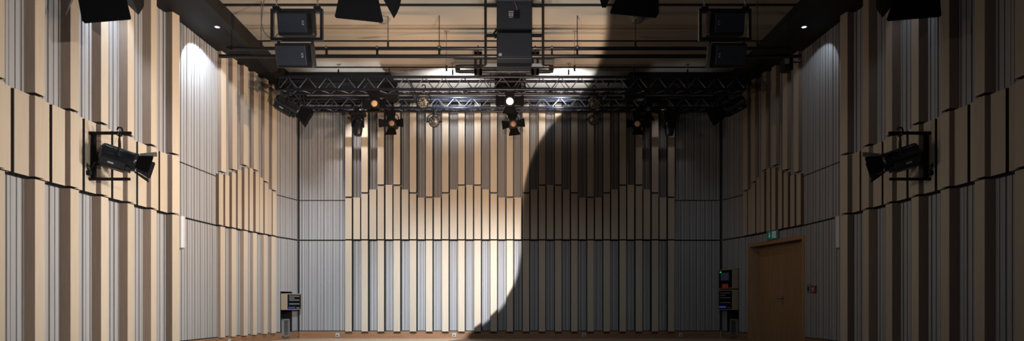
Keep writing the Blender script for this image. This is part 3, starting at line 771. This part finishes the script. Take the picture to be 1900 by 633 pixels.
# ---------------------------------------------------------------- hung loudspeakers
def speakers(mir, sn):
    Y=9.7; f=(lambda x: x) if not mir else (lambda x: 1896-x+0)   # mirrored about the room axis
    cx=f(551); z0=H+(CY-76)*Y/F; z1=H+(CY-17)*Y/F; k=Y/F
    c=P(cx,76,Y); r=empty('speaker_frame',c,'square black hanging frame with chains holding the %s loudspeakers'%sn,'speaker frame','hanging speaker frames')
    hw=48.5*k; hh=z1-z0; t=.028
    mb=MB(); mb.box((-hw,-.02,0),(hw,.04,t*1.6),'gloss'); part(mb,'bottom_bar',r)
    mb=MB(); mb.box((-hw,-.02,hh-t*1.6),(hw,.04,hh),'gloss'); part(mb,'top_bar',r)
    for s in (-1,1):
        mb=MB(); mb.box((s*hw-(t*1.5 if s>0 else 0),-.02,t*1.6),(s*hw+(t*1.5 if s<0 else 0),.04,hh-t*1.6),'gloss'); part(mb,'upright',r)
        mb=MB(); x=s*38*k; mb.box((x-.05,-.03,hh),(x+.05,.05,hh+.03),'black')
        for q in range(30):
            z=hh+.05+q*.05
            if z+z0>Z_C: break
            R=Matrix.Translation((x,.01,z))@Matrix.Rotation((q%2)*math.pi/2,4,'Z')
            mb.tube([(.013*math.cos(a*math.pi/4),0,.032*math.sin(a*math.pi/4)) for a in range(9)],.006,'chrome',R,6,False)
        part(mb,'chain',r)
    if not mir:
        mb=MB(); mb.tube([P(x,y,Y+.1)-r.location for x,y in ((491,-6),(487,20),(485,42),(489,58),(496,67),(503,71),(510,69),(516,63))],.007,'wire',n=6); part(mb,'cable',r)
    def spk(pc,tilt,label,sz,mode):
        q=empty('loudspeaker',pc,label,'loudspeaker','hanging loudspeakers on the %s'%sn)
        R=Matrix.Rotation(tilt,4,'X'); w,h,d=sz
        # horizontal trapezoid cabinet, narrow towards the back, handle end toward the room centre
        e=1 if not mir else -1
        mb=MB(); b=.03
        pts=[(-w,-d+.02),(-w+b,-d-.02),(w-b,-d-.02),(w,-d+.02),(w,-d+.09),(w*.86,d),(-w*.86,d),(-w,-d+.09)]
        n=len(pts)
        vs=[]; 
        for z,sc2 in ((-h,.96),(-h+.025,1),(h-.025,1),(h,.96)): vs+=[(x*sc2,y,z) for x,y in pts]
        fs=[list(range(n)),[3*n+j for j in range(n)][::-1]]+[(L*n+j,L*n+(j+1)%n,(L+1)*n+(j+1)%n,(L+1)*n+j) for L in range(3) for j in range(n)]
        mb.add(vs,fs,'black',R); part(mb,'cabinet',q)
        mb=MB(); gx0,gx1=(-w+.025,w-.11) if e>0 else (-w+.11,w-.025)
        mb.box((gx0,-d-.034,-h+.03),(gx1,-d-.018,h-.03),'grille',R,.006); part(mb,'grille',q)
        mb=MB(); mb.box((-w*.9,-.04,h),(w*.9,.04,h+.012),'black',R)
        for sx2 in (-1,1): mb.box((sx2*w*.88-.01,-.04,h-.02),(sx2*w*.88+.01,.04,h+.04),'black',R)
        part(mb,'mounting_bracket',q)
        mb=MB(); hx=e*(w-.055); mb.box((hx-.022,-d-.026,-h*.5),(hx+.022,-d-.018,h*.75),'blackm',R,.004); part(mb,'handle_recess',q)
        mb=MB(); lx=e*(w-.16); mb.box((lx-.012,-d-.038,-.03),(lx+.012,-d-.033,.03),'label',R)
        mb.box((lx-.004,-d-.040,-.018),(lx+.008,-d-.037,.018),'black',R); part(mb,'emblem',q)
    spk(P(f(552),45,Y)+Vector((0,.02,0)),.20,'upper black loudspeaker inside the %s hanging frame'%sn,(.275,.163,.10),0)
    spk(P(f(550),103,Y)+Vector((0,.02,0)),.30,'lower black loudspeaker slung below the %s hanging frame'%sn,(.285,.165,.11),1)
speakers(False,'left'); speakers(True,'right')

# centre cluster
def sub(y0,y1,Y,label,kind,depth=.6):
    a=P(921.5,y1,Y); b=P(987.5,y0,Y); w=(b.x-a.x)/2; h=b.z-a.z; cx=(a.x+b.x)/2
    r=empty('subwoofer',(cx,Y,a.z),label,'loudspeaker','stacked centre loudspeakers')
    mb=MB(); mb.box((-w,0,0),(w,depth,h),'fleck',bev=.012); part(mb,'cabinet',r)
    if kind=='grille':
        mb=MB(); mb.box((-w+.02,-.012,.03),(w-.02,.002,h-.02),'fleck',bev=.004); part(mb,'grille',r)
        mb=MB(); mb.box((-w+.035,-.017,.045),(-w+.085,-.012,.085),'label'); part(mb,'emblem',r)
        mb=MB()
        for sx in (-1,1): mb.lathe([(0,-.006),(.02,-.006),(.024,0)],'black',Matrix.Translation((sx*w*.8,.08,0))@Matrix.Rotation(math.pi/2,4,'X'),12)
        mb.box((-w,.21,-.012),(w,.33,.0),'blackm'); part(mb,'underside_band',r)
    if kind=='rear':
        mb=MB(); mb.box((-.105,-.008,h*.38),(-.005,.0,h*.66),'black'); pl=part(mb,'connector_plate',r)
        mb=MB()
        for q in range(3): mb.box((-.095+q*.028,-.012,h*.45),(-.078+q*.028,-.008,h*.58),'label')
        mb.box((-.098,-.010,h*.61),(-.015,-.008,h*.64),'label'); mb.box((-.09,-.010,h*.40),(-.03,-.008,h*.42),'label')
        o=part(mb,'printed_marks',pl)
        mb=MB(); mb.box((.0,-.02,h*.38),(.09,.0,h*.68),'blackm',bev=.008); part(mb,'plug',r)
        mb=MB(); mb.tube([(.045,-.02,h*.66),(.03,-.03,h*.8),(.0,-.02,h*.95),(.03,-.01,h*1.02)],.006,'wire',n=6); part(mb,'cable',r)
    return r
Yc=11.0
sub(60,109,Yc,'lowest black loudspeaker of the centre stack, with woven grille and small emblem','grille')
sub(2.5,54,Yc+.03,'middle black box of the centre stack, with plug plate and cable','rear')
sub(-40,1.5,Yc-.02,'topmost black box of the centre stack, cut by the top edge','plain')
r=empty('speaker_frame',P(954,122,Yc+.7),'tall black ladder frame hanging behind the centre loudspeakers','speaker frame')
Yf=Yc+.7; kf=Yf/F; z0=P(0,122,Yf).z
for px in (901,1007.5):
    mb=MB(); x=(px-954)*kf; mb.box((x-.022,-.03,0),(x+.022,.03,Z_C-z0),'black'); part(mb,'upright',r)
for py,t in ((10,.026),(66,.024),(121,.022)):
    mb=MB(); z=(122-py)*kf; mb.box((-53*kf,-.02,z-t),(53*kf,.02,z+t),'black' if py!=121 else 'grey'); part(mb,'rung',r)
mb=MB(); x=(920-954)*kf; z=(122-64)*kf; mb.tube([(x,-.03,z-.08),(x-.03,-.05,z),(x+.01,-.03,z+.07)],.02,'black'); part(mb,'clamp',r)

# ---------------------------------------------------------------- ceiling wires, rosettes, domes
def wire(px,py,py1,label,rosette=True,r_=.006,mat='wire',Y=None,knob=True):
    Y=Y or 5.75*F/(CY-py); top=Vector(((px-CX)*Y/F,Y,Z_C)); zb=H+(CY-py1)*Y/F
    r=empty('suspension_wire',(top.x,Y,zb),label,'wire','wires hanging from the ceiling'); h=Z_C-zb
    mb=MB(); mb.tube([(0,0,0),(0,0,h)],r_,mat,n=6); part(mb,'cable',r)
    if rosette: mb=MB(); mb.lathe([(0,h-.012),(.03,h-.012),(.05,h-.004),(.055,h)],'grey',n=18,ax='Z'); part(mb,'ceiling_rosette',r)
    if knob: mb=MB(); mb.tube([(0,0,0),(0,0,.12)],.02,'black',n=8); part(mb,'end_coupling',r); mb=MB(); mb.tube([(0,0,.3),(0,0,.38)],.012,mat,n=8); part(mb,'turnbuckle',r)
wire(828.5,58,132,'thin wire with ceiling rosette left of the centre speakers')
wire(1066,58,132,'thin wire with ceiling rosette right of the centre speakers')
wire(840,117,139,'short wire with small rosette above the truss, left of centre')
wire(1055,117,139,'short wire with small rosette above the truss, right of centre')
wire(628,120,139,'short wire with small rosette above the left part of the truss')
wire(1276,120,139,'short wire with small rosette above the right part of the truss')
wire(720,29,89,'chained wire beside the left glass dome',False,.009,'wire')
wire(1179,29,89,'chained wire beside the right glass dome',False,.009,'wire')
wire(485,2,88,'long wire beside the left hanging speakers',False,.009,'wire')
wire(1405,2,88,'long wire beside the right hanging speakers',False,.009,'wire')
def glass_mat():
    m=base_mat('dome_glass',(.75,.72,.66),.12,.0); b=m.node_tree.nodes['Principled BSDF']; b.inputs['Transmission Weight'].default_value=.6; return m
M['glass']=glass_mat()
for px,s in ((711,'left'),(1182,'right')):
    Y=5.75*F/(CY-33); x=(px-CX)*Y/F
    r=empty('ceiling_lamp',(x,Y,Z_C),'round glass dome lamp on the ceiling behind the %s centre barn doors'%s,'ceiling lamp','glass dome lamps')
    mb=MB(); mb.lathe([(0,-.012),(.155,-.012),(.165,0)],'cabwood',n=26,ax='Z'); part(mb,'rim',r)
    mb=MB(); mb.lathe([(.14,-.02),(.13,-.06),(.09,-.095),(.04,-.11),(0,-.112)],'glass',n=26,ax='Z'); part(mb,'glass_dome',r)
# soffit downlights
for px,s in ((403,'left'),(1492,'right')):
    Y=5.56*F/(CY-50); x=(px-CX)*Y/F; z=H+5.56
    x=max(min(x,6.2),-6.2)
    r=empty('downlight',(x,Y,z),'small round downlight set in the dark %s soffit'%s,'downlight','soffit downlights')
    mb=MB(); mb.lathe([(.045,-.001),(.06,-.01),(.065,0)],'grey',n=20,ax='Z'); part(mb,'ring',r)
    mb=MB(); mb.lathe([(0,-.004),(.045,-.004)],'down',n=20,ax='Z'); part(mb,'lamp',r)
# projector-like device on the right wall by the pipes' end
c=P(1459,120,13.3); r=empty('wall_projector',c,'small dark device with pale front at right end of the ceiling pipes','device')
mb=MB(); mb.box((-.09,-.1,-.14),(.11,.12,.12),'black',bev=.02); part(mb,'body',r)
mb=MB(); mb.box((-.075,-.108,-.02),(.02,-.098,.10),'label',bev=.005); part(mb,'front_plate',r)
mb=MB(); mb.tube([(.1,0,.05),(.3,.05,.08)],.02,'black'); mb.tube([(.02,0,.1),(.02,0,.22)],.015,'black'); part(mb,'arm',r)

# ---------------------------------------------------------------- light
# Right half darkened on purpose: a made-up curved gobo, and weaker right-hand spots.
CURVE=[(800,645),(830,633),(870,614),(905,592),(930,568),(950,536),(961,500),(966,460),(967,400),(971,350),(981,306),(997,268),(1018,235),(1045,207),(1070,183),(1090,160),(1107,128),(1119,92),(1125,55),(1126,20),(1125,0)]
CW=[]
for px,py in CURVE:
    if py>628: Y=H*F/(py-CY)
    elif py>=166: Y=17.7
    else: Y=5.75*F/(CY-py)
    CW.append(P(px,py,Y))
for Y in (9,6,3.5): CW.append(Vector(((1125-CX)*Y/F,Y,Z_C)))
CW.insert(0,Vector((-1.2,9,0))); CW.insert(0,Vector((-.8,5,0)))
LO=.055
FILL_GAIN=1.0
def spot(loc, target, power, col, size, blend, radius=.1, gobo=True, lo=LO, soft=.004):
    l=bpy.data.lights.new('spot','SPOT'); l.energy=power; l.color=col; l.spot_size=math.radians(size); l.spot_blend=blend; l.shadow_soft_size=radius
    o=bpy.data.objects.new('rig_and_fill_spot',l); COL.objects.link(o); o.location=loc
    loc=Vector(loc); Fv=(Vector(target)-loc).normalized(); o.rotation_euler=Fv.to_track_quat('-Z','Y').to_euler()
    if gobo:
        R=Fv.cross(Vector((0,0,1))).normalized(); Uv=R.cross(Fv)
        pts=[]
        for w in CW:
            d=w-loc; f=d.dot(Fv)
            if f<=.12*d.length: continue
            pts.append((d.dot(Uv)/f,d.dot(R)/f))
        pts.sort(); v0,v1=pts[0][0],pts[-1][0]; u0=min(p[1] for p in pts); u1=max(p[1] for p in pts); 
        if u1-u0<1e-3: u1=u0+1e-3
        l.use_nodes=True; N=l.node_tree.nodes; L=l.node_tree.links; em=[n for n in N if n.type=='EMISSION'][0]
        geo=N.new('ShaderNodeNewGeometry')
        def dot(v):
            n=N.new('ShaderNodeVectorMath'); n.operation='DOT_PRODUCT'; n.inputs[1].default_value=[SIGN*q for q in v]; L.new(geo.outputs['Incoming'],n.inputs[0]); return n.outputs['Value']
        def mth(op,a,b=None,clamp=False):
            n=N.new('ShaderNodeMath'); n.operation=op; n.use_clamp=clamp
            for i,q in enumerate((a,b)):
                if q is None: continue
                if isinstance(q,(int,float)): n.inputs[i].default_value=q
                else: L.new(q,n.inputs[i])
            return n.outputs[0]
        f=dot(Fv); u=mth('DIVIDE',dot(R),f); v=mth('DIVIDE',dot(Uv),f)
        vn=mth('DIVIDE',mth('SUBTRACT',v,v0),v1-v0,True)
        fc=N.new('ShaderNodeFloatCurve'); cv=fc.mapping.curves[0]
        q=[((a-v0)/(v1-v0),(b-u0)/(u1-u0)) for a,b in pts]
        cv.points[0].location=q[0]; cv.points[1].location=q[-1]
        for p in q[1:-1]: cv.points.new(*p)
        for p in cv.points: p.handle_type='VECTOR'
        fc.mapping.use_clip=False; fc.mapping.update(); L.new(vn,fc.inputs['Value'])
        us=mth('ADD',mth('MULTIPLY',fc.outputs[0],u1-u0),u0)
        k=mth('ADD',mth('MULTIPLY',mth('SUBTRACT',us,u),1/soft),.5,True)
        st=mth('ADD',mth('MULTIPLY',k,1-lo),lo); L.new(st,em.inputs['Strength'])
    return o
SIGN=-1.0
WARM=(1,.80,.60); TUNG=(1,.66,.40); COOL=(.82,.91,1); NEU=(1,.95,.90)
# added mid-air fill spots, standing in for house light and bounce
for x,y,z,p in ((0,2.6,3.0,800),(0,5.0,1.2,300),(0,10.2,3.0,90)):
    spot((x,y,z),(0,17.8,2.2),p*FILL_GAIN,NEU,158,.3,.03,True)
for sx in (-1,1):
    for x,y,z in ((-.4,9.2,3.2),(-1.2,10.6,2.6)):
        spot((x*-sx,y,z),(sx*6.6,y+2.4,1.9),560*(1 if sx<0 else .072),NEU,104,1,.15,False)
# warm light on the upper walls
for sx in (-1,1):
    spot((sx*.6,10.5,3.4),(sx*.5,17.8,5.3),330,(1,.60,.34),95,1,.03)
    spot((-sx*1.2,10.2,3.6),(sx*6.5,11.0,5.4),330*(1 if sx<0 else .075),TUNG,90,1,.1,False)
    spot((-sx*1.5,13.3,4.6),(sx*6.3,14.9,5.2),760,TUNG,75,.9,.06)
# stage wash on the back wall
for sx in (-1,1):
    spot((sx*1.4,11.8,5.0),(sx*1.1,17.8,-.2),1750,COOL,62,1,.03)
    spot((sx*3.6,12.0,5.2),(sx*4.5,17.8,.7),850,COOL,66,1,.03)
    lo=1 if sx<0 else .07
    # steep light casting the pipe's shadow
    spot((sx*4.05,17.13,H+5.62),(sx*4.1,17.75,2.2),230*lo,(.95,.95,1),66,.9,.01,False)
    # alcove pool
    spot((sx*5.95,13.15,H+5.42),(sx*6.48,13.75,H+4.45),150*lo,(.75,.87,1),92,.2,.02,False)
    spot((sx*5.9,10.3,H+5.40),(sx*6.6,10.9,H+3.9),110*lo,(.68,.82,1),70,.6,.03,False)
    # truss up-light on the ceiling
    spot((sx*1.35,16.0,H+5.0),(sx*1.45,17.2,Z_C),170,COOL,130,.9,.06)
for sx in (-1,1):
    for x in (3.2,4.3): spot((sx*x,15.95,H+4.75),(sx*x,16.25,Z_C),22 if sx<0 else 2,COOL,100,.9,.04,False)
# up-light added near the floor, standing in for light bounced onto the ceiling
spot((0,9.0,.4),(0,13.0,Z_C),600,(1,.90,.78),120,.9,.12)
w=bpy.data.worlds.new('world'); sc.world=w; w.use_nodes=True
w.node_tree.nodes['Background'].inputs[0].default_value=(.8,.85,1,1); w.node_tree.nodes['Background'].inputs[1].default_value=.045

# ---------------------------------------------------------------- camera
cam=bpy.data.cameras.new('cam'); co=bpy.data.objects.new('camera',cam); COL.objects.link(co)
co.location=(0,0,H); co.rotation_euler=(math.pi/2,0,0)
cam.sensor_fit='HORIZONTAL'; cam.sensor_width=36; cam.lens=36*F/1900
cam.shift_x=(950-CX)/1900; cam.shift_y=(CY-316.5)/1900
sc.camera=co
sc.view_settings.view_transform='Standard'; sc.view_settings.look='None'
sc.cycles.max_bounces=6; sc.cycles.diffuse_bounces=0
